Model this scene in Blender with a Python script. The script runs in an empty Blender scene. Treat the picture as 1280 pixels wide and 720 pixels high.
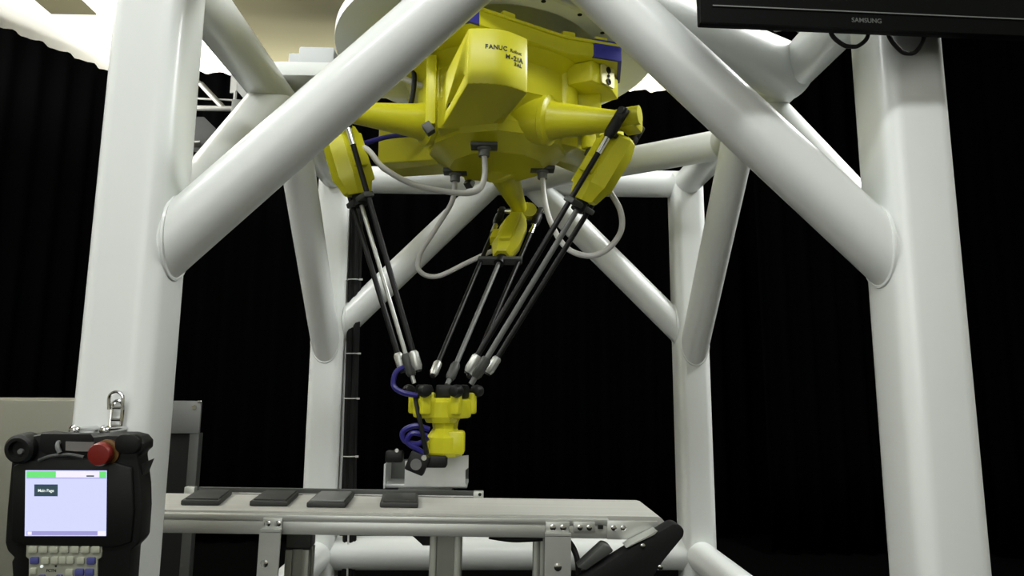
import bpy, bmesh, math, random
from mathutils import Vector, Matrix, Quaternion
random.seed(7)
S = bpy.context.scene
COL = S.collection
PI = math.pi
R = math.radians

# ------------------------------------------------------------------ camera
def make_camera():
    pitch, yaw, roll, f = .1469, .0269, .0066, 829.78
    F = Vector((math.sin(yaw)*math.cos(pitch), math.cos(yaw)*math.cos(pitch), math.sin(pitch)))
    Rt = Vector((math.cos(yaw), -math.sin(yaw), 0)); U = Rt.cross(F)
    R2 = Rt*math.cos(roll) + U*math.sin(roll); U2 = -Rt*math.sin(roll) + U*math.cos(roll)
    cam = bpy.data.cameras.new('camera'); o = bpy.data.objects.new('camera', cam); COL.objects.link(o)
    m = Matrix((R2, U2, -F)).transposed().to_4x4(); m.translation = (-.074, -2.0568, 1.2)
    o.matrix_world = m
    cam.sensor_width = 36; cam.lens = f*36/1280; cam.clip_start = .02; cam.clip_end = 60
    S.camera = o
make_camera()

# ------------------------------------------------------------------ world, lamps, exposure
w = bpy.data.worlds.new('world'); S.world = w; w.use_nodes = True
w.node_tree.nodes['Background'].inputs[0].default_value = (.8, .85, .8, 1)
w.node_tree.nodes['Background'].inputs[1].default_value = .02

def area(name, loc, target, size, power, color=(1, 1, 1), size_y=None, spread=PI):
    l = bpy.data.lights.new(name, 'AREA'); l.energy = power; l.color = color
    l.size = size; l.spread = spread
    if size_y: l.shape = 'RECTANGLE'; l.size_y = size_y
    o = bpy.data.objects.new(name, l); COL.objects.link(o); o.location = loc
    o.rotation_euler = (Vector(target) - Vector(loc)).to_track_quat('-Z', 'Y').to_euler()
    return o
# front spot lamp on the ceiling behind the camera; the rest are added fills
area('key_lamp', (-.25, -3.0, 3.72), (-.05, .2, 1.2), 2.6, 57, (.98, 1, .985), .25)
area('front_fill', (-.9, -4.6, 2.1), (-.1, .3, 1.6), 2.2, 34, (.98, 1, .985))
area('ceiling_fill_back', (-.6, 3.72, 3.55), (-.6, 3.6, 4.1), 5.5, 85, (1, .99, .94), .12)  # added uplight hidden behind the drape, whitens the rear ceiling
area('ceiling_fill_left', (-4.2, .8, 3.4), (-4.0, .9, 4.1), .15, 300, (1, .99, .94), 4.5)  # unseen light added to whiten the left ceiling
area('ceiling_fill_mid', (-.4, 1.2, 3.3), (-.4, 1.25, 4.1), 2.2, 38, (.98, 1, .97))  # added above the frame, pointing up to even out the ceiling
area('side_fill', (2.6, .2, 3.9), (-.5, -.5, 1.2), 1.0, 165, (.98, 1, .985))  # added to lift the inner face of the left column
area('side_fill', (-2.8, -1.2, 3.9), (.4, -.5, 1.2), 1.0, 60, (.98, 1, .985))  # added to lift the inner face of the right column

S.view_settings.view_transform = 'Standard'; S.view_settings.look = 'None'
S.view_settings.gamma = 1; S.view_settings.use_curve_mapping = False
S.view_settings.exposure = 0.13

# ------------------------------------------------------------------ materials
def mat(name, col, rough=.5, metal=0, spec=.5, coat=0, noise=None, bump=None, emit=None, aniso=None):
    m = bpy.data.materials.new(name); m.use_nodes = True
    nt = m.node_tree; b = nt.nodes['Principled BSDF']
    b.inputs['Base Color'].default_value = (*col, 1)
    b.inputs['Roughness'].default_value = rough; b.inputs['Metallic'].default_value = metal
    b.inputs['Specular IOR Level'].default_value = spec; b.inputs['Coat Weight'].default_value = coat
    if emit:
        b.inputs['Emission Color'].default_value = (*emit[0], 1); b.inputs['Emission Strength'].default_value = emit[1]
    tc = nt.nodes.new('ShaderNodeTexCoord')
    if noise:                                    # (scale vector, amount)
        mp = nt.nodes.new('ShaderNodeMapping'); mp.inputs['Scale'].default_value = noise[0]
        n = nt.nodes.new('ShaderNodeTexNoise'); n.inputs['Scale'].default_value = 1; n.inputs['Detail'].default_value = 4
        mx = nt.nodes.new('ShaderNodeMix'); mx.data_type = 'RGBA'
        a = noise[1]
        mx.inputs[6].default_value = (*[c*(1-a) for c in col], 1); mx.inputs[7].default_value = (*[min(1, c*(1+a)) for c in col], 1)
        nt.links.new(tc.outputs['Object'], mp.inputs[0]); nt.links.new(mp.outputs[0], n.inputs['Vector'])
        nt.links.new(n.outputs[0], mx.inputs[0]); nt.links.new(mx.outputs[2], b.inputs['Base Color'])
    if bump:                                     # (scale, strength)
        n = nt.nodes.new('ShaderNodeTexNoise'); n.inputs['Scale'].default_value = bump[0]
        bp = nt.nodes.new('ShaderNodeBump'); bp.inputs['Strength'].default_value = bump[1]; bp.inputs['Distance'].default_value = .002
        nt.links.new(tc.outputs['Object'], n.inputs['Vector']); nt.links.new(n.outputs[0], bp.inputs['Height'])
        nt.links.new(bp.outputs[0], b.inputs['Normal'])
    return m
M = dict(
    white=mat('white_paint', (.73, .752, .735), .33, spec=.5, coat=.15, noise=((3, 3, 3), .02), bump=(60, .05)),
    yellow=mat('yellow_enamel', (.60, .57, .02), .36, spec=.45, noise=((6, 6, 6), .03)),
    yellow_pale=mat('pale_yellow_plate', (.62, .58, .2), .5),
    blue=mat('blue_cap', (.03, .03, .32), .5),
    bluehose=mat('blue_hose', (.022, .018, .17), .35),
    black=mat('black_plastic', (.006, .0065, .006), .5, spec=.3),
    blackmat=mat('black_matt', (.008, .008, .008), .75, spec=.2),
    rubber=mat('dark_rubber', (.022, .023, .021), .6, noise=((20, 20, 20), .2)),
    carbon=mat('carbon_rod', (.004, .004, .0045), .45, spec=.3),
    alu=mat('brushed_aluminium', (.5, .51, .48), .42, metal=.75, noise=((2, 60, 60), .08)),
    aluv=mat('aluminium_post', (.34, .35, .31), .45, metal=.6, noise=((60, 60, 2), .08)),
    steel=mat('steel_sheet', (.52, .53, .52), .38, metal=.8, noise=((30, 2, 30), .1)),
    truss=mat('truss_metal', (.2, .2, .19), .4, metal=.7),
    chrome=mat('chrome', (.75, .75, .75), .15, metal=1),
    belt=mat('conveyor_belt', (.37, .366, .335), .6, noise=((1.5, 45, 10), .18)),
    conduit=mat('white_conduit', (.55, .54, .52), .45),
    velvet=mat('black_velvet', (.0012, .0012, .0013), 1.0, spec=0),
    plaster=mat('white_plaster', (.86, .85, .8), .9, spec=.1),
    cream=mat('cream_wall', (.62, .6, .48), .9, spec=.1),
    olive=mat('tan_acoustic_panel', (.115, .107, .066), .95, spec=.05, noise=((2, 2, 2), .06)),
    carpet=mat('grey_floor', (.003, .003, .003), .95, spec=0, noise=((30, 30, 30), .2)),
    beige=mat('beige_cabinet', (.2, .2, .16), .55, noise=((2, 2, 2), .04)),
    darkgrey=mat('dark_grey_metal', (.06, .063, .058), .5, metal=.2),
    midgrey=mat('grey_metal', (.16, .165, .16), .5, metal=.3),
    label=mat('grey_label', (.18, .17, .16), .45),
    red=mat('red_button', (.17, .012, .008), .4),
    ring=mat('amber_ring', (.13, .06, .012), .5),
    keypad=mat('keypad_beige', (.33, .34, .27), .55),
    key=mat('key_beige', (.42, .43, .34), .5),
    keyblue=mat('key_blue', (.07, .075, .25), .5),
    print_=mat('black_print', (.01, .01, .005), .6),
    printw=mat('white_print', (.7, .75, .72), .6, emit=((.7, .8, .78), .6)),
    lcd=mat('lcd_screen', (.05, .05, .06), .3, emit=((.60, .63, 1.0), 1.0)),
    lcdgreen=mat('lcd_green', (.02, .1, .02), .3, emit=((.16, .76, .2), .9)),
    lcdwhite=mat('lcd_white', (.1, .1, .1), .3, emit=((.8, .76, .95), 1.0)),
    lcdviolet=mat('lcd_violet', (.05, .05, .1), .3, emit=((.35, .32, .65), .9)),
    lcddark=mat('lcd_dark', (.02, .03, .03), .3, emit=((.03, .055, .075), 1.0)),
    tvscreen=mat('tv_glass', (.003, .0035, .003), .55, spec=.06),
    tvbezel=mat('tv_bezel', (.003, .0035, .003), .55, spec=.06),
    tvlogo=mat('tv_logo', (.09, .095, .09), .4),
    box=mat('grey_box', (.52, .54, .55), .5),
    glass=mat('lens_glass', (.15, .15, .15), .15),
)

# ------------------------------------------------------------------ building helpers
class MB:
    """collects shapes in world coordinates; build() links them as ONE mesh object"""
    def __init__(s): s.bm = bmesh.new()
    def _add(s, verts, faces, m=None):
        vs = [s.bm.verts.new((m @ Vector(v)) if m else Vector(v)) for v in verts]
        for f in faces:
            try: s.bm.faces.new([vs[i] for i in f])
            except ValueError: pass
        return vs
    def box(s, c, size, m=None, bevel=0, seg=2):
        b = bmesh.new(); bmesh.ops.create_cube(b, size=1)
        for v in b.verts: v.co = Vector((v.co.x*size[0], v.co.y*size[1], v.co.z*size[2]))
        if bevel: bmesh.ops.bevel(b, geom=b.edges[:], offset=bevel, segments=seg, affect='EDGES', profile=.5, clamp_overlap=True)
        mm = Matrix.Translation(c)
        if m: mm = m @ mm
        s.merge(b, mm); return s
    def merge(s, b, m=None):
        b.verts.index_update()
        s._add([v.co.copy() for v in b.verts], [[v.index for v in f.verts] for f in b.faces], m); b.free()
    def prism(s, poly, h0, h1, m=None, bevel=0, seg=2):
        b = bmesh.new(); n = len(poly)
        lo = [b.verts.new((x, y, h0)) for x, y in poly]; hi = [b.verts.new((x, y, h1)) for x, y in poly]
        b.faces.new(lo[::-1]); b.faces.new(hi)
        for i in range(n): b.faces.new((lo[i], lo[(i+1) % n], hi[(i+1) % n], hi[i]))
        bmesh.ops.recalc_face_normals(b, faces=b.faces[:])
        if bevel: bmesh.ops.bevel(b, geom=b.edges[:], offset=bevel, segments=seg, affect='EDGES', profile=.5, clamp_overlap=True)
        s.merge(b, m); return s
    def lathe(s, prof, m=None, seg=24, closed=False):
        """profile of (r, h) revolved about local z; r == 0 makes a pole"""
        vs, rows = [], []
        for r, h in prof:
            if r < 1e-6: rows.append([len(vs)]); vs.append((0, 0, h))
            else:
                rows.append(list(range(len(vs), len(vs)+seg)))
                vs += [(r*math.cos(2*PI*k/seg), r*math.sin(2*PI*k/seg), h) for k in range(seg)]
        fs = []
        prs = list(zip(rows, rows[1:])) + ([(rows[-1], rows[0])] if closed else [])
        for a, b in prs:
            for k in range(seg):
                j = (k+1) % seg
                if len(a) == 1 and len(b) == 1: continue
                if len(a) == 1: fs.append((a[0], b[j], b[k]))
                elif len(b) == 1: fs.append((a[k], a[j], b[0]))
                else: fs.append((a[k], a[j], b[j], b[k]))
        if not closed:
            if len(rows[0]) > 1: fs.append(rows[0][::-1])
            if len(rows[-1]) > 1: fs.append(rows[-1])
        s._add(vs, fs, m); return s
    def cyl(s, p0, p1, r0, r1=None, seg=20):
        p0, p1 = Vector(p0), Vector(p1); r1 = r0 if r1 is None else r1
        return s.lathe([(r0, 0), (r1, (p1-p0).length)], along(p0, p1), seg)
    def tube(s, pts, r, seg=10, closed=False, smooth=6):
        pts = [Vector(p) for p in pts]
        if smooth and len(pts) > 2: pts = catmull(pts, smooth, closed)
        n = len(pts); vs, fs = [], []; up = None
        for i, p in enumerate(pts):
            if closed: t = pts[(i+1) % n] - pts[i-1]
            else: t = pts[min(i+1, n-1)] - pts[max(i-1, 0)]
            t.normalize()
            if up is None: up = t.orthogonal().normalized()
            up = (up - t*up.dot(t)).normalized(); si = t.cross(up)
            vs += [p + (up*math.cos(2*PI*k/seg) + si*math.sin(2*PI*k/seg))*r for k in range(seg)]
        for i in range(n if closed else n-1):
            j = (i+1) % n
            for k in range(seg):
                l = (k+1) % seg
                fs.append((i*seg+k, i*seg+l, j*seg+l, j*seg+k))
        if not closed: fs.append(list(range(seg))[::-1]); fs.append([(n-1)*seg+k for k in range(seg)])
        s._add(vs, fs); return s
    def loft(s, rings, m=None):
        """rings of equal length, capped at both ends"""
        n = len(rings[0]); vs = [v for r in rings for v in r]; fs = []
        for i in range(len(rings)-1):
            for k in range(n):
                l = (k+1) % n; fs.append((i*n+k, i*n+l, (i+1)*n+l, (i+1)*n+k))
        fs.append(list(range(n))[::-1]); fs.append([(len(rings)-1)*n+k for k in range(n)])
        s._add(vs, fs, m); return s
    def mesh(s, name, off=Vector((0, 0, 0)), angle=38):
        bmesh.ops.recalc_face_normals(s.bm, faces=s.bm.faces[:])
        if off.length: bmesh.ops.translate(s.bm, verts=s.bm.verts[:], vec=-off)
        for f in s.bm.faces: f.smooth = True
        me = bpy.data.meshes.new(name); s.bm.to_mesh(me); s.bm.free()
        me.set_sharp_from_angle(angle=R(angle))
        return me
    def build(s, name, m, parent=None, local=False, angle=38):
        off = Vector((0, 0, 0))
        if parent is not None and not local: off = ORG.get(parent.name, Vector((0, 0, 0)))
        me = s.mesh(name, off, angle); me.materials.append(M[m])
        o = bpy.data.objects.new(name, me); COL.objects.link(o)
        if parent is not None:
            o.parent = parent; ORG[o.name] = off
        else: ORG[o.name] = Vector((0, 0, 0))
        return o
ORG = {}
def along(p0, p1):
    q = Vector((0, 0, 1)).rotation_difference((Vector(p1)-Vector(p0)).normalized())
    m = q.to_matrix().to_4x4(); m.translation = p0; return m
def axes(o, x, y, z):
    m = Matrix((Vector(x).normalized(), Vector(y).normalized(), Vector(z).normalized())).transposed().to_4x4(); m.translation = o; return m
def catmull(p, k, closed=False):
    n = len(p); out = []
    for i in range(n if closed else n-1):
        a, b, c, d = (p[(i-1) % n], p[i], p[(i+1) % n], p[(i+2) % n]) if closed else (p[max(i-1, 0)], p[i], p[i+1], p[min(i+2, n-1)])
        for j in range(k):
            t = j/k
            out.append(.5*(2*b + (c-a)*t + (2*a-5*b+4*c-d)*t*t + (3*b-a-3*c+d)*t**3))
    if not closed: out.append(p[-1])
    return out
def tag(o, label=None, cat=None, group=None, kind=None):
    for k, v in (('label', label), ('category', cat), ('group', group), ('kind', kind)):
        if v: o[k] = v
    return o
def thing(name, label, cat, loc=(0, 0, 0), group=None):
    o = bpy.data.objects.new(name, None); COL.objects.link(o); o.location = loc
    o.empty_display_size = .05
    ORG[o.name] = Vector(loc); return tag(o, label, cat, group)
def text(body, size, m, name, material, parent, align='LEFT', local=False, thick=.0004, bold=0, sx=1):
    c = bpy.data.curves.new('text', 'FONT'); c.body = body; c.size = size; c.align_x = align; c.extrude = thick; c.offset = bold
    t = bpy.data.objects.new('text', c); COL.objects.link(t)
    dg = bpy.context.evaluated_depsgraph_get(); me = bpy.data.meshes.new_from_object(t.evaluated_get(dg))
    bpy.data.objects.remove(t); bpy.data.curves.remove(c)
    off = Vector((0, 0, 0)) if local else ORG.get(parent.name, Vector((0, 0, 0)))
    me.transform(Matrix.Translation(-off) @ m @ Matrix.Diagonal((sx, 1, 1, 1)))
    me.name = name; me.materials.clear(); me.materials.append(M[material])
    o = bpy.data.objects.new(name, me); COL.objects.link(o); o.parent = parent; ORG[o.name] = off
    return o
def arc(cx, cy, r, a0, a1, n=8):
    return [(cx + r*math.cos(R(a0+(a1-a0)*i/n)), cy + r*math.sin(R(a0+(a1-a0)*i/n))) for i in range(n+1)]
def rrect(x0, y0, x1, y1, r, n=5):
    return arc(x1-r, y1-r, r, 0, 90, n) + arc(x0+r, y1-r, r, 90, 180, n) + arc(x0+r, y0+r, r, 180, 270, n) + arc(x1-r, y0+r, r, 270, 360, n)

# ------------------------------------------------------------------ room shell
def slab(name, c, size, m, kind='structure'):
    o = MB().box(c, size).build(name, m); o['kind'] = kind; return o
slab('floor', (0, -.6, -.05), (10.4, 9.4, .1), 'carpet')
ceil = slab('ceiling', (0, -.6, 4.15), (10.4, 9.4, .1), 'plaster')
MB().box((-3.425, 2.2, 4.094), (.35, 1.44, .012)).build('ceiling_panel', 'olive', ceil)
MB().box((-.55, 1.65, 4.094), (3.5, 4.4, .012)).build('ceiling_panel', 'olive', ceil)
slab('wall_back', (0, 3.97, 2.05), (10.4, .1, 4.1), 'cream')
slab('wall_left', (-5.1, -.6, 2.05), (.1, 9.2, 4.1), 'cream')
slab('wall_right', (5.1, -.6, 2.05), (.1, 9.2, 4.1), 'cream')
slab('wall_front', (0, -5.2, 2.05), (10.4, .1, 4.1), 'cream')

def curtain(name, path, label, z0=.03):
    """a hanging drape: folded sheet along a plan path, with a gathered top edge"""
    pts = []
    for (a, za), (b, zb) in zip(path, path[1:]):
        a, b = Vector((*a, 0)), Vector((*b, 0)); n = max(2, int((b-a).length/.022))
        for i in range(n): pts.append((a.lerp(b, i/n), za+(zb-za)*i/n, (b-a).normalized()))
    pts.append((Vector((*path[-1][0], 0)), path[-1][1], pts[-1][2]))
    mb = MB(); rows = []; s = 0; ph = random.random()*6
    for i, (p, zt, t) in enumerate(pts):
        s += .022; nrm = Vector((-t.y, t.x, 0))
        fold = math.sin(s*2*PI/.19 + ph + .9*math.sin(s*1.7))
        zt += .005*math.sin(s*2*PI/.095) + .008*math.sin(s*5.1)
        col = []
        for k in range(7):
            z = z0 + (zt-z0)*k/6
            col.append(mb.bm.verts.new(p + nrm*fold*(.045 - .02*k/6) + Vector((0, 0, z))))
        rows.append(col)
    for a, b in zip(rows, rows[1:]):
        for k in range(6): mb.bm.faces.new((a[k], b[k], b[k+1], a[k+1]))
    o = mb.build(name, 'velvet', angle=80)
    sol = o.modifiers.new('thickness', 'SOLIDIFY'); sol.thickness = .006
    return tag(o, label, 'curtain', 'black stage curtains')
curtain('stage_curtain', [((-4.9, .2), 3.8), ((-3.754, 2.63), 3.8), ((-3.427, 3.104), 3.8), ((-3.2, 3.52), 3.8)], 'black stage curtain on the left side, its top edge slanting beside the white ceiling')
curtain('stage_curtain', [((-3.24, 3.275), 3.8), ((-2.536, 3.278), 3.8), ((0, 3.42), 3.81), ((1.0, 3.47), 3.8), ((2.4, 3.47), 3.8)], 'black pleated stage curtain across the back behind the white frame')
curtain('stage_curtain', [((1.95, 2.95), 4.08), ((3.6, 2.9), 4.08), ((4.7, 1.2), 4.08)], 'black stage curtain at the far right behind the television')

# ------------------------------------------------------------------ the white steel frame
frame = thing('robot_cell_frame', 'white welded steel frame of square columns and round tubes around the robot', 'frame', (0, 0, 0))
CW, CX = .137, .7665
for sx, sy in ((-1, -1), (1, -1), (-1, 1), (1, 1)):
    c = MB(); h = CW/2
    c.prism([(x+sx*CX, y+sy*CX) for x, y in rrect(-h, -h, h, h, .034, 6)], .012, 2.13)
    col = c.build('column', 'white', frame, angle=30)
    MB().box((sx*CX, sy*CX, .006), (.26, .26, .012)).build('base_plate', 'white', col)
TR, ZB = .0585, 2.09
def pipe(name, p0, p1, r=TR): return MB().cyl(p0, p1, r, seg=40).build(name, 'white', frame)
for s in (-1, 1):
    pipe('top_beam', (-CX, s*CX, ZB), (CX, s*CX, ZB))
    pipe('top_beam', (s*CX, -CX, ZB), (s*CX, CX, ZB))
    pipe('bottom_beam', (s*CX, -CX, .53), (s*CX, CX, .53))
    MB().cyl((CX, s*(.27 if s > 0 else .29), ZB), (0.02, s*(CX-.01), ZB), .056 if s > 0 else .078, .054, seg=40).build('diagonal_beam', 'white', frame)
pipe('bottom_beam', (-CX, CX, .53), (CX, CX, .53), .065)
def weld(p, d, r, face_p, face_n):
    """weld bead where a tube (axis p, d) meets a flat column face"""
    d = Vector(d).normalized(); u = d.orthogonal().normalized(); v = d.cross(u); n = Vector(face_n); pts = []
    for k in range(36):
        a = 2*PI*k/36; q = Vector(p) + (u*math.cos(a)+v*math.sin(a))*r
        pts.append(q + d*((Vector(face_p)-q).dot(n)/d.dot(n)))
    MB().tube(pts, .0045, 6, closed=True, smooth=0).build('weld_bead', 'white', frame)
BR = .0575
for s in (-1, 1):
    for t in (-1, 1):
        zf = 1.415 if s < 0 else 1.40
        a, b = Vector((t*CX, s*CX, zf)), Vector((t*.085, s*CX, ZB))
        pipe('brace', a, b, BR); weld(a, b-a, BR, (t*(CX-CW/2), 0, 0), (t, 0, 0))
        zf = 1.415 if s < 0 else 1.30
        a, b = Vector((t*CX, s*CX, zf)), Vector((t*CX, s*.085, ZB))
        pipe('brace', a, b, BR); weld(a, b-a, BR, (0, s*(CX-CW/2), 0), (0, s, 0))
# the round mounting plate the robot hangs from, with two carrier bars
AX, AY = -.070, -.028
disc = MB().lathe([(.0, 2.30), (.32, 2.30), (.32, 2.25), (.514, 2.25), (.514, 2.28), (.50, 2.285), (.34, 2.33), (0, 2.33)],
                  Matrix.Translation((AX, AY, 0)), 96).build('mount_disc', 'white', frame)
for a in range(-170, 190, 20):
    MB().cyl((AX+.36*math.cos(R(a)), AY+.36*math.sin(R(a)), 2.2485), (AX+.36*math.cos(R(a)), AY+.36*math.sin(R(a)), 2.26), .007, seg=10).build('bolt_hole', 'blackmat', disc)
MB().box((-.58, -.02, 2.172), (.44, .16, .046), bevel=.004).build('carrier_bar', 'white', frame)
MB().box((-.40, -.02, 2.222), (.05, .12, .056)).build('spacer_block', 'white', frame)
for y0, y1, ys in ((.36, .80, .40),):
    MB().box((AX, (y0+y1)/2, 2.172), (.12, y1-y0, .046), bevel=.004).build('carrier_bar', 'white', frame)
    MB().box((AX, ys, 2.222), (.10, .05, .056)).build('spacer_block', 'white', frame)

# junction box resting on the left carrier bar
jb = thing('junction_box', 'small light grey box resting on the white bar at upper left', 'box', (-.655, -.02, 2.195))
MB().box((-.645, -.02, 2.229), (.112, .10, .066), bevel=.006).build('body', 'box', jb)
MB().box((-.719, -.02, 2.222), (.036, .07, .05), bevel=.004).build('connector', 'box', jb)
MB().box((-.72, -.06, 2.198), (.026, .012, .006)).build('foot', 'blackmat', jb)
for x in (-.68, -.60): MB().cyl((x, -.073, 2.203), (x, -.069, 2.203), .004, seg=8).build('screw', 'blackmat', jb)

# black cables tied down the inner edge of the rear left column
cb = thing('cable_bundle', 'black cables tied along the rear left white column', 'cable', (-.66, .70, 0))
for i, (dx, r) in enumerate(((-.012, .011), (.012, .012), (.0, .008), (.026, .007))):
    MB().tube([(-.672+dx, .735-.01*(i % 2), 2.04), (-.672+dx, .74, 1.7), (-.665+dx+.004*math.sin(i*2), .735, 1.3), (-.660+dx, .74, .9), (-.647+dx, .735, .55), (-.645+dx, .74, .02)], r, 8).build('cable', 'blackmat', cb)
MB().tube([(-.652, .722, .78), (-.645, .722, .60), (-.642, .722, .4)], .004, 6).build('cable', 'conduit', cb)
for z, x in ((1.641, -.672), (1.33, -.667), (1.146, -.664), (.914, -.66), (.56, -.648)):
    tie = MB().tube([(x+.004+.029*math.cos(a), .737+.022*math.sin(a), z) for a in [2*PI*k/14 for k in range(14)]], .0022, 6, closed=True, smooth=0).build('cable_tie', 'conduit', cb)
    MB().box((x+.036, .722, z), (.012, .008, .007)).build('tie_head', 'conduit', tie)

# ------------------------------------------------------------------ the delta robot
robot = thing('delta_robot', 'yellow parallel link robot hanging under the round white plate, arms reaching down to the belt', 'robot', (AX, AY, 2.25))
def loc3(k): return Matrix.Translation((AX, AY, 0)) @ Matrix.Rotation(R(120*k), 4, 'Z') @ Matrix.Translation((-AX, -AY, 0))
def polar(r, a): return (AX + r*math.cos(R(a)), AY + r*math.sin(R(a)))
# base casting: truncated triangle with a rim
HEX = [(.405, -124), (.405, -101), (.310, -52.5), (.411, -29), (.385, -9), (.310, 67.5), (.411, 91), (.405, 139), (.310, 187.5)]
bc = MB(); bc.prism([polar(r, a) for r, a in HEX], 2.150, 2.196, bevel=.008)
bc.prism([polar(r+.006, a) for r, a in HEX], 2.192, 2.202, bevel=.003)
bc.lathe([(.0, 1.99), (.215, 1.985), (.255, 2.03), (.255, 2.12), (.30, 2.155), (0, 2.16)], Matrix.Translation((AX, AY, 0)), 36)
casting = bc.build('base_casting', 'yellow', robot)
MB().lathe([(.0, 1.884), (.15, 1.884), (.215, 1.925), (.225, 1.955), (.205, 2.0), (0, 2.0)], Matrix.Translation((AX, AY, 0)), 12).build('belly_cover', 'yellow', robot, angle=25)
MB().lathe([(.17, 2.19), (.17, 2.302)], Matrix.Translation((AX, AY, 0)), 36).build('mount_flange', 'yellow', robot)
for k in range(3):
    m = loc3(k)
    for t, e0, e1 in ((.38, 1, 2), (.12, 2, 3), (.72, 2, 3)):
        q = Vector(polar(*HEX[e0])).lerp(Vector(polar(*HEX[e1])), t)*.96 + Vector((AX, AY))*.04; ed = Vector(polar(*HEX[e1])) - Vector(polar(*HEX[e0]))
        MB().box((q.x, q.y, 2.208), (.042, .03, .018), m @ Matrix.Translation((q.x, q.y, 0)) @ Matrix.Rotation(math.atan2(ed.y, ed.x), 4, 'Z') @ Matrix.Translation((-q.x, -q.y, 0)), bevel=.006).build('mount_lug', 'yellow', casting)
    # blue end cap on each corner, connector block under it
    c1 = (-8, 19, 19)[k]
    i0 = (3, 6, 0)[k]
    P0, Pp, P1, Pn = [Vector(polar(HEX[i % 9][0]+.005, HEX[i % 9][1])) for i in (i0, i0-1, i0+1, i0+2)]
    cl = .03 if k == 2 else .085
    B0, B1 = P0 + (Pp-P0).normalized()*cl, P1 + (Pn-P1).normalized()*cl
    MB().prism([tuple(p) for p in (B0, P0, P1, B1)] + [tuple(p + (Vector((AX, AY))-p)*.03) for p in (B1, P1, P0, B0)], 2.149, 2.207, bevel=.001).build('end_cap', 'blue', robot)
    if k < 2:
        cbk = MB(); cbk.prism([polar(.27, -40), polar(.345, -37), polar(.375, -22), polar(.385, c1-4), polar(.27, c1+6)], 2.085, 2.15, m, bevel=.006)
        blk = cbk.build('corner_block', 'yellow', robot)
        # connector plate on the slanting face beside the gap
        p0, p1 = Vector((*polar(.347, -36.8), 0)), Vector((*polar(.376, -22.2), 0)); d = (p1-p0); L = d.length; d.normalize(); nrm = Vector((d.y, -d.x, 0))
        mm = m @ axes(p0 + nrm*.001 + Vector((0, 0, 2.122)), d, (0, 0, 1), nrm)
        MB().prism(rrect(L*.35, -.034, L*.98, .028, .006, 3), 0, .006, mm).build('connector_plate', 'yellow_pale', blk)
        for v, rr in ((.014, .010), (-.004, .005), (-.022, .010)):
            MB().lathe([(rr, .004), (rr, .009), (rr*.6, .009), (rr*.6, .007), (0, .007)], mm @ Matrix.Translation((L*.67, v, 0)), 14).build('socket', 'blackmat', blk)
    # motor housing
    N, NR = Vector((-.147, -.495)), Vector((.007, -.448)); dr = (NR-N).normalized(); bk = Vector((-dr.y, dr.x))
    front = [N + dr*((NR-N).length*t) - bk*(.022*math.sin(PI*t)) for t in [i/10 for i in range(11)]]
    back = [NR + bk*.34, N + bk*.34]
    poly = [tuple(p) for p in front + back]
    hs = MB(); hs.prism(poly, 1.943, 2.094, m, bevel=.007, seg=2)
    hs.box(((N+dr*.08+bk*.34).x, (N+dr*.08+bk*.34).y, 2.03), (.15, .15, .19), m, bevel=.01)
    house = hs.build('motor_housing', 'yellow', robot, angle=30)
    # air slot: a lens-shaped recess cut into the left side wall
    sd = m @ axes((N.x, N.y, 0), (bk.x, bk.y, 0), (0, 0, 1), (-dr.x, -dr.y, 0))
    lens = [(.025 + .225*t, 1.978 - .008*t + .044*math.sin(PI*t)) for t in [i/12 for i in range(13)]] + [(.025 + .225*t, 1.978 - .008*t - .006*math.sin(PI*t)) for t in [i/12 for i in range(12, -1, -1)]][1:-1]
    cut = MB().prism(lens, -.032, .02, sd).build('cutter', 'yellow')
    bo = house.modifiers.new('slot', 'BOOLEAN'); bo.object = cut; bo.operation = 'DIFFERENCE'; bo.solver = 'EXACT'; bo.use_self = True
    bpy.context.view_layer.update()
    dg = bpy.context.evaluated_depsgraph_get(); me2 = bpy.data.meshes.new_from_object(house.evaluated_get(dg))
    house.modifiers.clear(); house.data = me2; me2.materials.clear(); me2.materials.append(M['yellow']); bpy.data.objects.remove(cut)
    MB().box((.215, 1.974, -.016), (.022, .010, .030), sd).build('vent_grille', 'blackmat', house)
    # side flange and latch where the next arm leaves
    fl = MB(); q = N + bk*.27 - dr*.036
    fl.box((q.x, q.y, 2.035), (.030, .04, .21), m, bevel=.006)
    fl.build('side_flange', 'yellow', house)
    MB().box((q.x-.006, q.y-.006, 1.925), (.026, .03, .032), m @ Matrix.Translation((q.x, q.y, 1.925)) @ Matrix.Rotation(R(-35), 4, 'Y') @ Matrix.Translation((-q.x, -q.y, -1.925)), bevel=.003).build('latch', 'darkgrey', house)
    if k == 0:
        fm = lambda t, z: axes(((N+dr*((NR-N).length*t)-bk*(.022*math.sin(PI*t)+.0005)).x, (N+dr*((NR-N).length*t)-bk*(.022*math.sin(PI*t)+.0005)).y, z), (dr.x, dr.y, 0), (0, 0, 1), (-bk.x, -bk.y, 0))
        def word(s, size, t, z, bold):
            """letters one by one, each laid on the curved front"""
            for ch, wd in s:
                if ch != ' ':
                    a = -.022*PI*math.cos(PI*t)/(NR-N).length
                    d2 = (dr + bk*a).normalized(); n2 = Vector((d2.y, -d2.x))
                    mm = fm(t, z); mm2 = axes(mm.translation, (d2.x, d2.y, 0), (0, 0, 1), (n2.x, n2.y, 0))
                    text(ch, size, mm2, 'lettering', 'print_', house, bold=bold if ch != 'M' else .0002)
                t += wd*size/(NR-N).length
        word([('F', .58), ('A', .70), ('N', .80), ('U', .78), ('C', .72), (' ', .2)], .0160, .25, 2.037, .0004)
        word([('R', .62), ('o', .54), ('b', .54), ('o', .54), ('t', .4)], .0135, .655, 2.037, 0)
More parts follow.
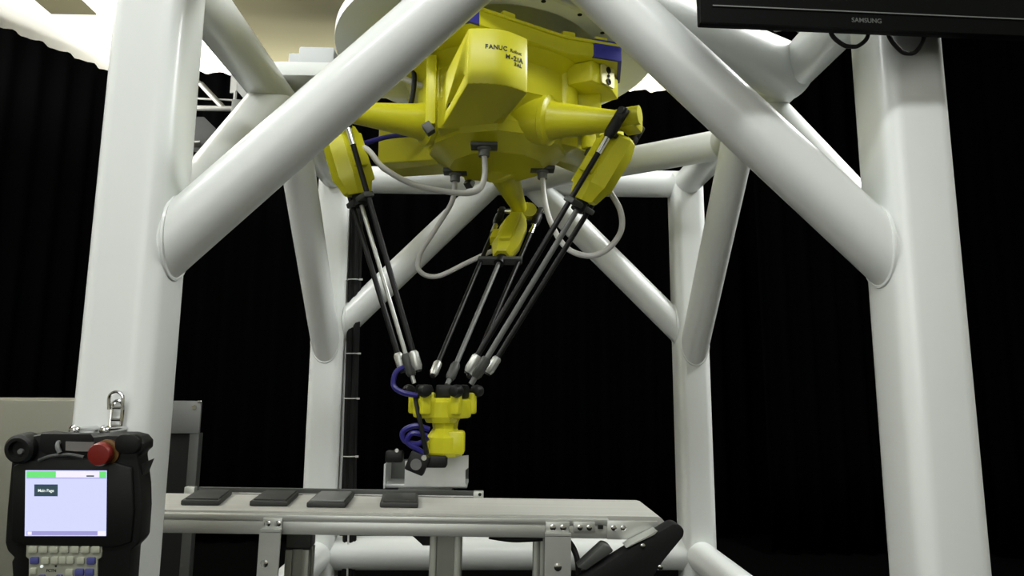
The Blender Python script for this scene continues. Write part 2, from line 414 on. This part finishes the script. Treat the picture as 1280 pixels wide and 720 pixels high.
        word([('M', .92), ('-', .42), ('2', .64), ('i', .30), ('A', .7)], .0175, .575, 2.017, .0006)
        word([('3', .62), ('A', .72), ('L', .56)], .0120, .735, 2.004, .0005)
    # pillar under the corner
    if k < 2:
        p = MB(); x, y = polar(.235, -32); p.cyl(m @ Vector((x, y, 1.99)), m @ Vector((x, y, 2.15)), .042, .046, 20)
        x, y = polar(.27, -12); p.box((x, y, 2.07), (.12, .12, .16), m @ Matrix.Translation((x, y, 0)) @ Matrix.Rotation(R(-8), 4, 'Z') @ Matrix.Translation((-x, -y, 0)), bevel=.012)
        p.build('pillar', 'yellow', robot)

# gland plates with cable fittings under the belly
for gx, gy, gz in ((-.108, -.21, 1.895), (-.205, .03, 1.895), (.076, -.01, 1.895)):
    g = MB().box((gx, gy, gz-.006), (.078, .05, .012), bevel=.003).build('gland_plate', 'darkgrey', robot)
    MB().lathe([(.016, -.03), (.016, -.012), (.02, -.01), (.02, 0)], Matrix.Translation((gx, gy, gz-.008)), 12).build('cable_gland', 'midgrey', g)

# arms: shoulder, elbow, rods, drive shaft and wrist motor
T = Vector((-.207, -.28, 1.187))
ARM = {'left': (-150, (-.300, -.125, 1.995), (-.537, -.252, 1.972)),
       'right': (-30, (.090, -.215, 1.968), (.300, -.312, 1.93)),
       'rear': (90, (-.055, .085, 1.925), (.020, .30, 1.832))}
for key, (ang, sh, el) in ARM.items():
    sh, el = Vector(sh), Vector(el)
    rad = Vector((math.cos(R(ang)), math.sin(R(ang)), 0)); bar = Vector((-rad.y, rad.x, 0))
    d = (el-sh).normalized(); L = (el-sh).length
    inn = sh - d*.13
    MB().lathe([(.055, 0), (.068, .02), (.068, .105), (.073, .108), (.073, .122), (.06, .13), (.0, .13)], along(inn, sh), 30).build('arm_hub', 'yellow', robot)
    up = MB().lathe([(.058, 0), (.052, .02), (.047, .06), (.036, L*.6), (.028, L-.03), (.030, L-.012), (.024, L)], along(sh - d*.002, el), 24).build('upper_arm', 'yellow', robot)
    eb = MB(); eb.box((0, 0, 0), (.05, .075, .062), axes(el, rad, bar, (0, 0, 1)), bevel=.012)
    eb.cyl(el - bar*.03 + Vector((0, 0, .0)) - rad*.03, el - bar*.03 + rad*.035, .026, seg=16)
    eb.build('elbow_block', 'yellow', up)
    MB().cyl(el - bar*.085, el + bar*.085, .009, seg=12).build('elbow_shaft', 'chrome' if key == 'rear' else 'black', up)
    lo = T + rad*.075
    rodd = (lo-el).normalized(); rlen = (lo-el).length
    side = rodd.cross(bar).normalized()
    for s in (-1, 1):
        a, b = el + bar*.07*s, lo + bar*.05*s
        dd = (b-a).normalized()
        jm = MB(); jm.box((0, 0, .012), (.024, .03, .052), axes(a, bar, dd.cross(bar), dd), bevel=.008); jm.lathe([(.013, .02), (.016, .03), (.016, .07), (.010, .085)], along(a, b), 12)
        rod = MB().cyl(a + dd*.03, b - dd*.05, .0075, seg=10).build('rod', 'carbon', robot)
        jm.build('rod_bracket', 'black', rod)
        MB().cyl(a + dd*.085, a + dd*.135, .0095, seg=10).build('rod_sleeve', 'chrome', rod)
        MB().lathe([(.009, 0), (.0125, .006), (.0125, .04), (.009, .05)], along(b - dd*.105, b), 12).build('rod_sleeve', 'alu', rod)
        MB().lathe([(0, -.02), (.014, -.014), (.017, 0), (.014, .014), (0, .02)], along(b, b+bar), 12).build('ball_joint', 'black', rod)
    # wrist motor between the rods
    fm = axes(el, bar, side, rodd)
    def octo(wx, wy, z, c=.3): return [(wx, -wy*c, z), (wx, wy*c, z), (wx*.55, wy, z), (-wx*.55, wy, z), (-wx, wy*c, z), (-wx, -wy*c, z), (-wx*.55, -wy, z), (wx*.55, -wy, z)]
    pod = MB(); wx = .047
    pod.loft([octo(.022, .03, .052), octo(.034, .042, .062), octo(wx, .05, .105), octo(wx, .05, .215), octo(wx*.84, .043, .232), octo(.03, .035, .262), octo(.026, .03, .268)], fm)
    pod.box((0, -.046, .155), (.04, .02, .15), fm, bevel=.006)
    podo = pod.build('wrist_motor', 'yellow', robot, angle=25)
    MB().box((.046*(1 if key != 'right' else -1), -.012, .17), (.03, .04, .05), fm, bevel=.006).build('cable_socket', 'yellow', podo)
    MB().box((0, 0, .066), (.15, .018, .014), fm, bevel=.003).build('upper_yoke', 'black', podo)
    MB().box((0, 0, .284), (.148, .03, .016), fm, bevel=.004).build('lower_yoke', 'darkgrey', podo)
    MB().cyl(el + rodd*.262, el + rodd*.3, .018, seg=14).build('shaft_collar', 'black', podo)
    shf = MB().cyl(el + rodd*.29, lo - rodd*.02 + Vector((0, 0, 0)), .0058 if key == 'left' else .0075, seg=10).build('drive_shaft', 'alu' if key == 'left' else 'midgrey', robot)
    MB().lathe([(.011, 0), (.014, .008), (.014, .05), (.01, .06)], along(lo - rodd*.10, lo), 12).build('shaft_joint', 'darkgrey', shf)

# travelling plate, wrist and gripper
tp = MB()
tp.lathe([(.0, 1.105), (.042, 1.105), (.050, 1.12), (.050, 1.158), (.04, 1.168), (0, 1.168)], Matrix.Translation((T.x, T.y, 0)), 12)
for a in (-150, -30, 90):
    mm = Matrix.Translation((T.x, T.y, 0)) @ Matrix.Rotation(R(a), 4, 'Z')
    tp.box((.048, 0, 1.142), (.05, .062, .05), mm, bevel=.008)
    for s in (-1, 1): tp.box((.066, .036*s, 1.155), (.026, .022, .055), mm, bevel=.006)
plate = tp.build('travelling_plate', 'yellow', robot, angle=25)
for a in (-150, -30, 90):
    mm = Matrix.Translation((T.x, T.y, 0)) @ Matrix.Rotation(R(a), 4, 'Z')
    MB().box((.055, 0, 1.185), (.03, .045, .036), mm, bevel=.006).build('joint_block', 'black', plate)
wr = MB(); wm = Matrix.Translation((T.x+.008, T.y, 0))
wr.lathe([(.036, 1.112), (.032, 1.09), (.040, 1.078), (.050, 1.068), (.050, 1.03), (.044, 1.02)], wm, 8)
wr.box((.03, -.01, 1.055), (.045, .06, .06), wm, bevel=.008)
wrist = wr.build('wrist', 'yellow', robot, angle=25)
gp = MB(); gp.box((-.262, -.335, 1.008), (.05, .03, .05), Matrix.Translation((-.262, -.335, 1.008)) @ Matrix.Rotation(R(22), 4, 'Y') @ Matrix.Translation((.262, .335, -1.008)), bevel=.005)
gp.box((-.225, -.31, 1.01), (.07, .05, .03), bevel=.005)
grip = gp.build('gripper', 'black', robot)
MB().lathe([(.014, 0), (.014, .004), (.010, .004), (.010, .002), (0, .002)], axes((-.264, -.351, 1.006), (1, 0, 0), (0, 0, 1), (0, -1, 0)), 16).build('lens', 'glass', grip)
MB().cyl((-.245, -.352, 1.022), (-.245, -.346, 1.022), .007, seg=10).build('bolt', 'chrome', grip)
MB().box((-.325, -.30, 1.02), (.045, .03, .03), bevel=.006).build('valve_block', 'black', grip)
MB().cyl((-.318, -.317, 1.036), (-.318, -.313, 1.036), .005, seg=8).build('bolt', 'conduit', grip)
MB().tube([(-.275, -.315, 1.17), (-.258, -.345, 1.11), (-.238, -.35, 1.03)], .006, 8).build('gripper_strap', 'black', robot)
for pts in ([(-.27, -.32, 1.175), (-.305, -.33, 1.182), (-.33, -.325, 1.20), (-.325, -.32, 1.235), (-.30, -.31, 1.25)],
            [(-.235, -.335, 1.09), (-.27, -.345, 1.10), (-.30, -.345, 1.085), (-.295, -.34, 1.062), (-.262, -.335, 1.055), (-.238, -.33, 1.07)],
            [(-.24, -.34, 1.075), (-.275, -.35, 1.082), (-.288, -.345, 1.06), (-.26, -.34, 1.04), (-.245, -.335, 1.03)]):
    MB().tube(pts, .007, 8).build('air_hose', 'bluehose', robot)
# white conduits from the belly to the wrist motors
for pts in ([(-.108, -.21, 1.87), (-.105, -.212, 1.80), (-.125, -.22, 1.752), (-.185, -.235, 1.74), (-.30, -.25, 1.757), (-.385, -.26, 1.80), (-.425, -.265, 1.845), (-.445, -.262, 1.86)],
            [(-.205, .03, 1.875), (-.215, .06, 1.80), (-.27, .11, 1.72), (-.325, .15, 1.64), (-.328, .17, 1.585), (-.27, .19, 1.57), (-.17, .2, 1.62), (-.09, .2, 1.66), (-.062, .2, 1.672)],
            [(.076, -.01, 1.875), (.08, -.03, 1.80), (.092, -.10, 1.70), (.13, -.18, 1.60), (.19, -.225, 1.565), (.245, -.23, 1.585), (.285, -.22, 1.64), (.285, -.215, 1.70), (.255, -.22, 1.755)]):
    MB().tube(pts, .0085, 10, smooth=8).build('conduit', 'conduit', robot)
MB().tube([(-.40, -.09, 2.235), (-.355, -.12, 2.21), (-.325, -.15, 2.14), (-.33, -.14, 2.06), (-.355, -.11, 1.99)], .008, 8).build('power_cable', 'black', robot)
MB().tube([(-.41, -.085, 2.23), (-.365, -.115, 2.205), (-.335, -.15, 2.16)], .006, 8).build('power_cable', 'bluehose', robot)
MB().tube([(-.43, -.08, 2.19), (-.37, -.11, 2.145), (-.31, -.13, 2.11), (-.26, -.12, 2.10)], .009, 8).build('power_cable', 'conduit', robot)
MB().tube([(-.525, -.10, 1.925), (-.475, -.06, 1.95), (-.42, -.02, 1.985), (-.33, .04, 2.02)], .008, 8).build('power_cable', 'bluehose', robot)

# ------------------------------------------------------------------ conveyor
CM = Matrix.Translation((-.2, -.28, .8965)) @ Matrix.Rotation(R(.7), 4, 'Y')   # local x along the belt, z = 0 at the belt top
cv = thing('conveyor', 'low aluminium belt conveyor running under the robot', 'conveyor', (-.2, -.28, 0))
XE = .545
cross = [(-.76, 0)] + [(XE-.02, 0)] + [(XE-.02+.02*math.sin(R(a)), -.02+.02*math.cos(R(a))) for a in (30, 60, 90, 120, 150, 180)] + [(-.76, -.04)]
MB().prism(cross, -.118, .118, CM @ Matrix.Rotation(R(90), 4, 'X')).build('belt', 'belt', cv)
def rail(y0, y1):
    pr = [(y0, -.004), (y1, -.004), (y1, -.018), (y1-.004 if y1 > y0 else y1, -.0185), (y1, -.021), (y1, -.05), (y0, -.05)]
    r = MB()
    r.box((-.165, (y0+y1)/2, -.0105), (1.14, abs(y1-y0), .013), CM, bevel=.0015)
    r.box((-.165, (y0+y1)/2, -.0335), (1.14, abs(y1-y0), .029), CM, bevel=.0015)
    r.box((-.165, (y0+y1)/2 + (.003 if y0 < 0 else -.003), -.018), (1.14, abs(y1-y0)-.006, .006), CM)
    return r.build('side_rail', 'alu', cv)
rail(-.14, -.119); rail(.119, .14)
MB().box((XE-.085, -.1415, -.027), (.12, .005, .043), CM, bevel=.001).build('end_plate', 'alu', cv)
MB().box((.345, -.1425, -.021), (.052, .005, .022), CM, bevel=.001).build('joint_plate', 'alu', cv)
MB().box((.384, -.1425, -.021), (.012, .006, .008), CM).build('joint_slot', 'blackmat', cv)
def bolts(lst, y, parent=cv, r=.0045):
    for x, z in lst: MB().lathe([(r*1.5, 0), (r*1.5, .0015), (r, .002), (r, .005), (0, .0055)], CM @ axes((x, y, z), (1, 0, 0), (0, 0, 1), (0, -1, 0)), 10).build('bolt', 'chrome', parent)
bolts([(.335, -.022), (.357, -.022), (.415, -.022), (.438, -.022)], -.1445)
for xa, xb, n in ((-.41, -.362, 0), (.251, .312, 1)):
    xc, wd = (xa+xb)/2, xb-xa
    leg = MB(); leg.box((xc, -.146, -.022), (wd*.93, .006, .024), CM, bevel=.001); leg.box((xc, -.152, -.036), (wd, .016, .005), CM)
    leg.box((xc, -.158, -.47), (wd, .006, .86), CM)
    lo = leg.build('leg', 'alu', cv)
    bolts([(xc-.011, -.022), (xc+.013, -.022)], -.149, lo, .005)
    bolts([(xc-.008 if n == 0 else xc, -.108)], -.161, lo, .006)
for xa, xb, y in ((-.03, .05, .03), (-.395, -.335, .03), (.235, .27, .03)):
    pz = MB(); zt = -.05 if xa > -.1 else -.115
    pz.box(((xa+xb)/2, y, (zt-.88)/2), (xb-xa-.012, xb-xa-.012, .88+zt), CM)
    for sx in (-1, 1):
        for sy in (-1, 1): pz.box(((xa+xb)/2+sx*(xb-xa-.018)/2, y+sy*(xb-xa-.018)/2, (zt-.88)/2), (.018, .018, .88+zt), CM, bevel=.002)
    pz.build('support_post', 'aluv', cv)
MB().box((-.365, .03, -.082), (.062, .05, .062), CM, bevel=.004).build('post_cap', 'darkgrey', cv)
MB().prism([(-.115, -.05), (-.02, -.05), (-.02, -.105), (-.05, -.105)], -.03, -.02, CM @ Matrix.Rotation(R(90), 4, 'X')).build('gusset', 'black', cv)
MB().tube([CM @ Vector(p) for p in ((.12, -.10, -.055), (.18, -.10, -.062), (.25, -.10, -.058))], .006, 8).build('sensor_lead', 'black', cv)
MB().tube([CM @ Vector(p) for p in ((.30, -.10, -.05), (.325, -.11, -.08), (.335, -.12, -.13), (.33, -.12, -.25))], .007, 8).build('motor_lead', 'black', cv)
# slanting black drive cover at the right end
dc = MB(); CX90 = CM @ Matrix.Rotation(R(90), 4, 'X')
dpoly = [(.557, -.003), (.566, -.009), (.571, -.018), (.569, -.030), (.522, -.084), (.462, -.17), (.33, -.17), (.305, -.155), (.345, -.118), (.445, -.058), (.545, -.002)]
dc.prism(dpoly, .138, .19, CX90, bevel=.004)
drv = dc.build('drive_cover', 'blackmat', cv)
MB().prism([(.435, -.056), (.447, -.048), (.508, -.018), (.50, -.026)], .146, .194, CX90).build('cover_edge', 'alu', drv)
MB().prism([(.325, -.105), (.345, -.112), (.41, -.068), (.400, -.056), (.385, -.052)], .13, .175, CX90, bevel=.004).build('terminal_box', 'darkgrey', drv)
bolts([(.474, -.052), (.514, -.098)], -.19, drv, .004)
# guide rail along the far edge, with a small bracket at each end
MB().box((-.30, .132, .008), (.76, .012, .016), CM, bevel=.002).build('guide_rail', 'darkgrey', cv)
MB().box((-.30, .127, .002), (.76, .006, .004), CM).build('guide_lip', 'chrome', cv)
for x in (.088, -.70): MB().box((x, .128, .007), (.028, .02, .02), CM, bevel=.002).build('rail_bracket', 'alu', cv)
MB().cyl(CM @ Vector((.092, .115, .009)), CM @ Vector((.092, .1175, .009)), .0045, seg=10).build('bracket_hole', 'blackmat', cv)

# four flat black parts riding on the belt
for i, (x0, x1, sk, y0, y1, lab) in enumerate((
        (-.841, -.747, -.03, -.34, -.18, 'flat black part on the belt, nearest the front left white column'),
        (-.674, -.58, -.018, -.338, -.18, 'flat black part on the belt, second from the front left column'),
        (-.532, -.436, -.012, -.345, -.182, 'flat black part with a greyer top, third along the belt'),
        (-.354, -.258, -.016, -.333, -.19, 'flat black part on the belt in front of the metal tray'))):
    xc = (x0+x1)/2 + .2; yc = (y0+y1)/2 + .28
    p = thing('black_part', lab, 'part', CM @ Vector((xc, yc, 0)), 'flat black parts on the belt')
    w2, h2 = (x1-x0)/2, (y1-y0)/2
    sh = [(xc-w2-sk*0, yc-h2), (xc+w2, yc-h2), (xc+w2+sk, yc+h2), (xc-w2+sk, yc+h2)]
    MB().prism(sh, .0004, .013, CM, bevel=.003).build('body', 'rubber', p)
    ins = [(xc+(x-xc)*.86, yc+(y-yc)*.88) for x, y in sh]
    MB().prism(ins, .012, .017, CM, bevel=.002).build('lid', 'midgrey' if i == 2 else 'rubber', p)

# sheet metal tray standing behind the guide rail
tr = thing('metal_tray', 'bent sheet metal tray standing behind the belt below the gripper', 'tray', (-.26, -.10, .88))
MB().box((-.262, -.07, .921), (.235, .11, .012), bevel=.002).build('bottom_plate', 'steel', tr)
MB().prism([(-.320, .920), (-.150, .920), (-.150, .965), (-.142, .972), (-.142, 1.006), (-.320, .990)], .125, .129, Matrix.Rotation(R(90), 4, 'X')).build('front_plate', 'steel', tr)
MB().prism([(-.378, .915), (-.145, .915), (-.145, .995), (-.378, .98)], .018, .022, Matrix.Rotation(R(90), 4, 'X')).build('back_plate', 'darkgrey', tr)  # dark grey puts the shade inside the tray into the colour
MB().box((-.376, -.078, .948), (.005, .105, .066)).build('end_plate', 'steel', tr)
MB().box((-.262, -.0845, .893), (.15, .108, .046), bevel=.003).build('stand', 'darkgrey', tr)

# ------------------------------------------------------------------ teach pendant on the front left column
PK = 762.0
pd = thing('teach_pendant', 'black handheld teach pendant with a lit screen hanging on the front left column', 'pendant', (-.7596, -.916, 1.012))
pd.rotation_euler = (R(8.4), 0, 0)
XZ = Matrix.Rotation(R(90), 4, 'X')          # (u, v, h) -> x = u, z = v, y = -h
def pp(*pts): return [((x-80)/PK, (630-y)/PK) for x, y in pts]
outline = pp((11, 568), (11, 560), (19, 552), (36, 549), (50, 547), (62, 549), (110, 550), (128, 548), (154, 548), (166, 551), (172, 558), (172, 567), (166, 572), (165, 576), (167, 590), (170, 612), (171, 640), (169, 676), (166, 682), (158, 690), (155, 740), (148, 775), (130, 788), (40, 788), (24, 775), (17, 740), (14, 703), (17, 698), (9, 690), (6, 680), (8, 640), (13, 578))
pb = MB().prism(outline, -.022, .012, XZ, bevel=.005).build('body', 'black', pd, local=True)
# raised bezel under the handle
MB().prism(pp((17, 585), (30, 579), (60, 576), (110, 576), (140, 580), (160, 586), (163, 640), (160, 678), (140, 684), (34, 682), (16, 676)), .010, .018, XZ, bevel=.003).build('bezel', 'black', pd, local=True)
MB().prism(pp((48, 546), (108, 546), (112, 552), (106, 572), (86, 575), (60, 574), (46, 566)), .0105, .013, XZ, bevel=.001).build('handle_recess', 'blackmat', pd, local=True)
MB().tube([((x-80)/PK, -.020, (630-y)/PK) for x, y in ((50, 577), (64, 572), (86, 570), (104, 573))], .0028, 8).build('handle_rib', 'darkgrey', pd, local=True)
MB().prism(pp((79, 555), (113, 556), (113, 567), (92, 567), (79, 566)), .012, .0145, XZ).build('name_label', 'label', pd, local=True)
def dial(px, py): return XZ @ Matrix.Translation(((px-80)/PK, (630-py)/PK, 0))
kn = MB().lathe([(.023, .0), (.023, .024), (.019, .028), (.014, .028), (.013, .02), (0, .02)], dial(28, 563), 26).build('key_switch', 'black', pd, local=True)
MB().lathe([(.005, .02), (.004, .024), (0, .0245)], dial(29, 566), 12).build('switch_pin', 'midgrey', kn, local=True)
MB().prism(pp(*rrect(140, 545, 170, 569, 10, 4)), .008, .020, XZ, bevel=.004).build('corner_grip', 'black', pd, local=True)
es = MB().lathe([(.0205, .008), (.0205, .017), (.018, .018), (.016, .018)], dial(129, 568), 28).build('stop_ring', 'ring', pd, local=True)
MB().lathe([(.012, .015), (.0165, .02), (.0185, .024), (.0185, .031), (.0165, .035), (.0, .037)], dial(127.5, 567.5), 28).build('emergency_stop', 'red', es, local=True)['label'] = 'round red push button'
MB().prism(pp((165, 585), (175, 581), (170, 594), (166, 606)), -.016, .004, XZ).build('enabling_switch', 'black', pd, local=True)
# screen: flat lit display with its picture areas
def scr(x0, y0, x1, y1, h, name, m, parent): return MB().prism(pp((x0, y1), (x1, y1), (x1, y0), (x0, y0)), .012, h, XZ).build(name, m, parent, local=True)
sc = scr(33.5, 589.5, 131, 669.5, .0190, 'screen', 'lcd', pd)
scr(35, 590.5, 70, 598, .0193, 'status_bar', 'lcdgreen', sc); scr(70.5, 590.5, 122, 598, .0193, 'status_bar', 'lcdwhite', sc); scr(122.5, 590.5, 130.5, 598.5, .0193, 'status_bar', 'lcdgreen', sc)
scr(35, 598.2, 130.5, 599.2, .0193, 'bar_line', 'lcdviolet', sc); scr(107, 595.3, 116, 597, .0195, 'bar_mark', 'lcddark', sc)
btn = scr(44.5, 606.5, 72.5, 621, .0194, 'menu_button', 'lcddark', sc)
scr(36, 663.5, 121, 668.5, .0193, 'scroll_bar', 'lcdviolet', sc); scr(121, 663.5, 130.5, 669, .0194, 'scroll_arrow', 'lcdwhite', sc); scr(37, 664, 42, 668, .0194, 'scroll_arrow', 'lcdwhite', sc)
text('Main Page', .0066, XZ @ Matrix.Translation(((58.5-80)/PK, (630-615.6)/PK, .0195)), 'lettering', 'printw', sc, 'CENTER', local=True, thick=.0001, bold=.0001, sx=.95)
MB().prism(pp((32, 588), (132.5, 588), (132.5, 671), (32, 671)), .012, .0184, XZ).build('screen_frame', 'blackmat', pd, local=True)
# keypad
kp = MB().prism(pp((33.5, 679), (125, 680), (124, 697), (119.5, 700), (119, 786), (36.5, 786), (36.5, 699), (33, 696)), .011, .0155, XZ, bevel=.0015).build('keypad', 'keypad', pd, local=True)
def key(x, y, wd, ht, m='key'):
    o = MB().prism(pp(*[(a, b) for a, b in rrect(x-wd/2, y-ht/2, x+wd/2, y+ht/2, 1.2, 2)]), .014, .0185, XZ, bevel=.0005).build('key', m, kp, local=True)
for i in range(7): key(42.5+12.6*i, 686.5, 10, 8)
key(44.5, 700, 10, 8.4, 'keyblue'); key(57.5, 700, 9, 8); 
for i in range(3): key(69+9.2*i, 699.5, 8.6, 8.6)
key(100, 700, 9, 8); key(112.5, 700.5, 10, 8.4, 'keyblue')
key(43, 713, 8, 7.5); key(86.5, 714.5, 9, 8); key(98.5, 714.5, 10.5, 8.6, 'keyblue'); key(110.5, 714.5, 10.5, 8.6, 'keyblue')
key(53.5, 721, 7.5, 7, 'keyblue'); key(74.5, 721, 7.5, 7, 'keyblue')
for r in range(5):
    for c in range(6): key(44+12.8*c, 732+10.3*r, 10, 7.8, 'keyblue' if c in (0, 5) and r > 1 else 'key')
MB().lathe([(.0026, .015), (.0022, .017), (0, .0175)], dial(52.7, 707.6), 10).build('indicator', 'printw', kp, local=True)
text('FCTN', .0062, XZ @ Matrix.Translation(((64-80)/PK, (630-714.4)/PK, .0156)), 'lettering', 'print_', kp, 'CENTER', local=True, thick=.0001, bold=.0002)
MB().lathe([(.0018, .0154), (.0018, .0158)], dial(69.5, 707.3), 8).build('dot', 'print_', kp, local=True)
# chrome hanger on the column that the pendant hangs from
hg = thing('hanger_bracket', 'chrome slotted hanger with two round bolts above the black pendant', 'hanger', (-.735, -.84, 1.12))
def ring(cx, cz, hw, hh, r, y=-.845): return [(cx+x, y, cz+z) for x, z in rrect(-hw, -hh, hw, hh, min(hw, hh)*.98, 5)]
MB().tube(ring(-.7385, 1.145, .0095, .025, 0), .0032, 8, closed=True, smooth=0).build('hanger_plate', 'chrome', hg)
for z in (1.158, 1.137, 1.126): MB().cyl((-.7475, -.845, z), (-.7295, -.845, z), .0028, seg=8).build('cross_bar', 'chrome', hg)
MB().tube([(-.75, -.85, 1.155), (-.75, -.852, 1.178), (-.7385, -.852, 1.186), (-.727, -.852, 1.178), (-.727, -.85, 1.155)], .003, 8).build('hook_loop', 'chrome', hg)
for x in (-.777, -.727):
    MB().lathe([(.0045, 0), (.0045, .06), (.009, .06), (.009, .064), (.005, .07), (0, .071)], axes((x, -.8355, 1.122), (1, 0, 0), (0, 0, 1), (0, -1, 0)), 14).build('bolt', 'chrome', hg)
MB().tube([(-.777, -.90, 1.12), (-.772, -.945, 1.105), (-.765, -.95, 1.09)], .0035, 8).build('strap_clip', 'midgrey', hg)

# ------------------------------------------------------------------ television at the upper right
tv = thing('television', 'black flat television mounted on the front right column, only its lower edge in view', 'television', (.292, -.953, 1.850))
tv.rotation_euler = (0, R(.0), R(2.2))
XZt = XZ
TW, TH = 1.10, .66
MB().prism([(0, 0), (TW, 0), (TW, TH), (0, TH)], -.018, 0, XZt, bevel=.003).build('case', 'tvbezel', tv, local=True)
MB().box((TW/2, .04, TH/2+.03), (TW*.8, .05, TH*.72), bevel=.012).build('rear_cover', 'tvbezel', tv, local=True)
fr = MB()
for a, b, c2, d2 in ((0, 0, TW, .030), (0, TH-.028, TW, TH), (0, .03, .022, TH-.028), (TW-.022, .03, TW, TH-.028)): fr.prism([(a, b), (c2, b), (c2, d2), (a, d2)], -.002, .004, XZt)
bz = fr.build('bezel', 'tvbezel', tv, local=True)
MB().box((TW/2, -.0045, .0315), (TW-.044, .004, .0022)).build('bezel_trim', 'midgrey', bz, local=True)
MB().prism([(.022, .030), (TW-.022, .03), (TW-.022, TH-.028), (.022, TH-.028)], -.004, .001, XZt).build('screen', 'tvscreen', tv, local=True)
text('SAMSUNG', .0125, XZt @ Matrix.Translation((.310, .012, .0042)), 'logo', 'tvlogo', bz, 'CENTER', local=True, thick=.0003, bold=.0002, sx=1.0)
MB().box((.46, .078, .38), (.12, .045, .2)).build('wall_mount', 'blackmat', tv, local=True)
for x0, x1, dz in ((.262, .335, -.017), (.375, .445, -.026)):
    MB().tube([(x0, .035, .05), (x0+.001, .032, .008), ((x0*.72+x1*.28), .03, dz*.8), ((x0+x1)/2, .03, dz), (x1*.72+x0*.28, .03, dz*.8), (x1-.001, .032, .008), (x1, .035, .05)], .004, 8, smooth=8).build('cable', 'blackmat', tv, local=True)

# ------------------------------------------------------------------ things behind the left column
cab = thing('control_cabinet', 'beige equipment cabinet standing behind the front left column', 'cabinet', (-2.2, 1.5, 0))
MB().box((-2.5, 1.5, .56), (1.1, .56, 1.12), bevel=.006).build('body', 'beige', cab)
MB().box((-1.74, 1.235, .54), (.50, .03, 1.08)).build('side_panel', 'black', cab)
MB().box((-1.488, 1.22, .485), (.045, .045, .97), bevel=.003).build('corner_post', 'darkgrey', cab)
cp = MB().box((-1.555, 1.20, 1.045), (.18, .012, .152), bevel=.002).build('corner_plate', 'midgrey', cab)
MB().cyl((-1.495, 1.188, 1.092), (-1.495, 1.194, 1.092), .011, seg=12).build('screw', 'chrome', cp)
MB().box((-1.47, 1.19, 1.118), (.02, .012, .010), bevel=.002).build('clip', 'chrome', cp)

ls = thing('lighting_truss', 'small silver truss bars with a black clamp between the curtain and left tubes', 'truss', (-1.85, 1.98, 2.93))
MB().cyl((-2.35, 1.98, 2.925), (-1.735, 1.98, 2.925), .017, seg=14).build('truss_bar', 'truss', ls)
MB().cyl((-1.955, 1.985, 3.09), (-1.80, 1.985, 2.93), .018, seg=14).build('truss_bar', 'truss', ls)
MB().cyl((-2.2, 1.99, 3.0), (-1.71, 1.99, 2.985), .007, seg=10).build('truss_bar', 'truss', ls)
MB().cyl((-2.35, 1.98, 3.45), (-1.96, 1.985, 3.085), .018, seg=14).build('truss_bar', 'truss', ls)
MB().cyl((-2.35, 1.98, 2.90), (-2.35, 1.98, 4.1), .02, seg=14).build('hanger_pipe', 'truss', ls)
MB().box((-1.70, 1.975, 2.925), (.075, .06, .10), bevel=.006).build('clamp', 'darkgrey', ls)
MB().cyl((-1.722, 1.96, 2.80), (-1.722, 1.96, 3.03), .011, seg=10).build('clamp_bolt', 'truss', ls)
MB().box((-1.735, 1.96, 3.085), (.04, .012, .13)).build('clamp_plate', 'truss', ls)
MB().box((-1.665, 1.97, 3.02), (.05, .03, .22), Matrix.Translation((-1.665, 1.97, 3.02)) @ Matrix.Rotation(R(-42), 4, 'Y') @ Matrix.Translation((1.665, -1.97, -3.02))).build('side_plate', 'midgrey', ls)
MB().prism([(-2.0, 2.88), (-1.93, 2.88), (-1.72, 2.68), (-1.78, 2.62), (-2.05, 2.66)], -2.03, -2.01, XZ).build('barn_door', 'black', ls)
MB().cyl((-2.1, 1.98, 2.692), (-1.925, 1.98, 2.700), .011, seg=10).build('handle', 'truss', ls)
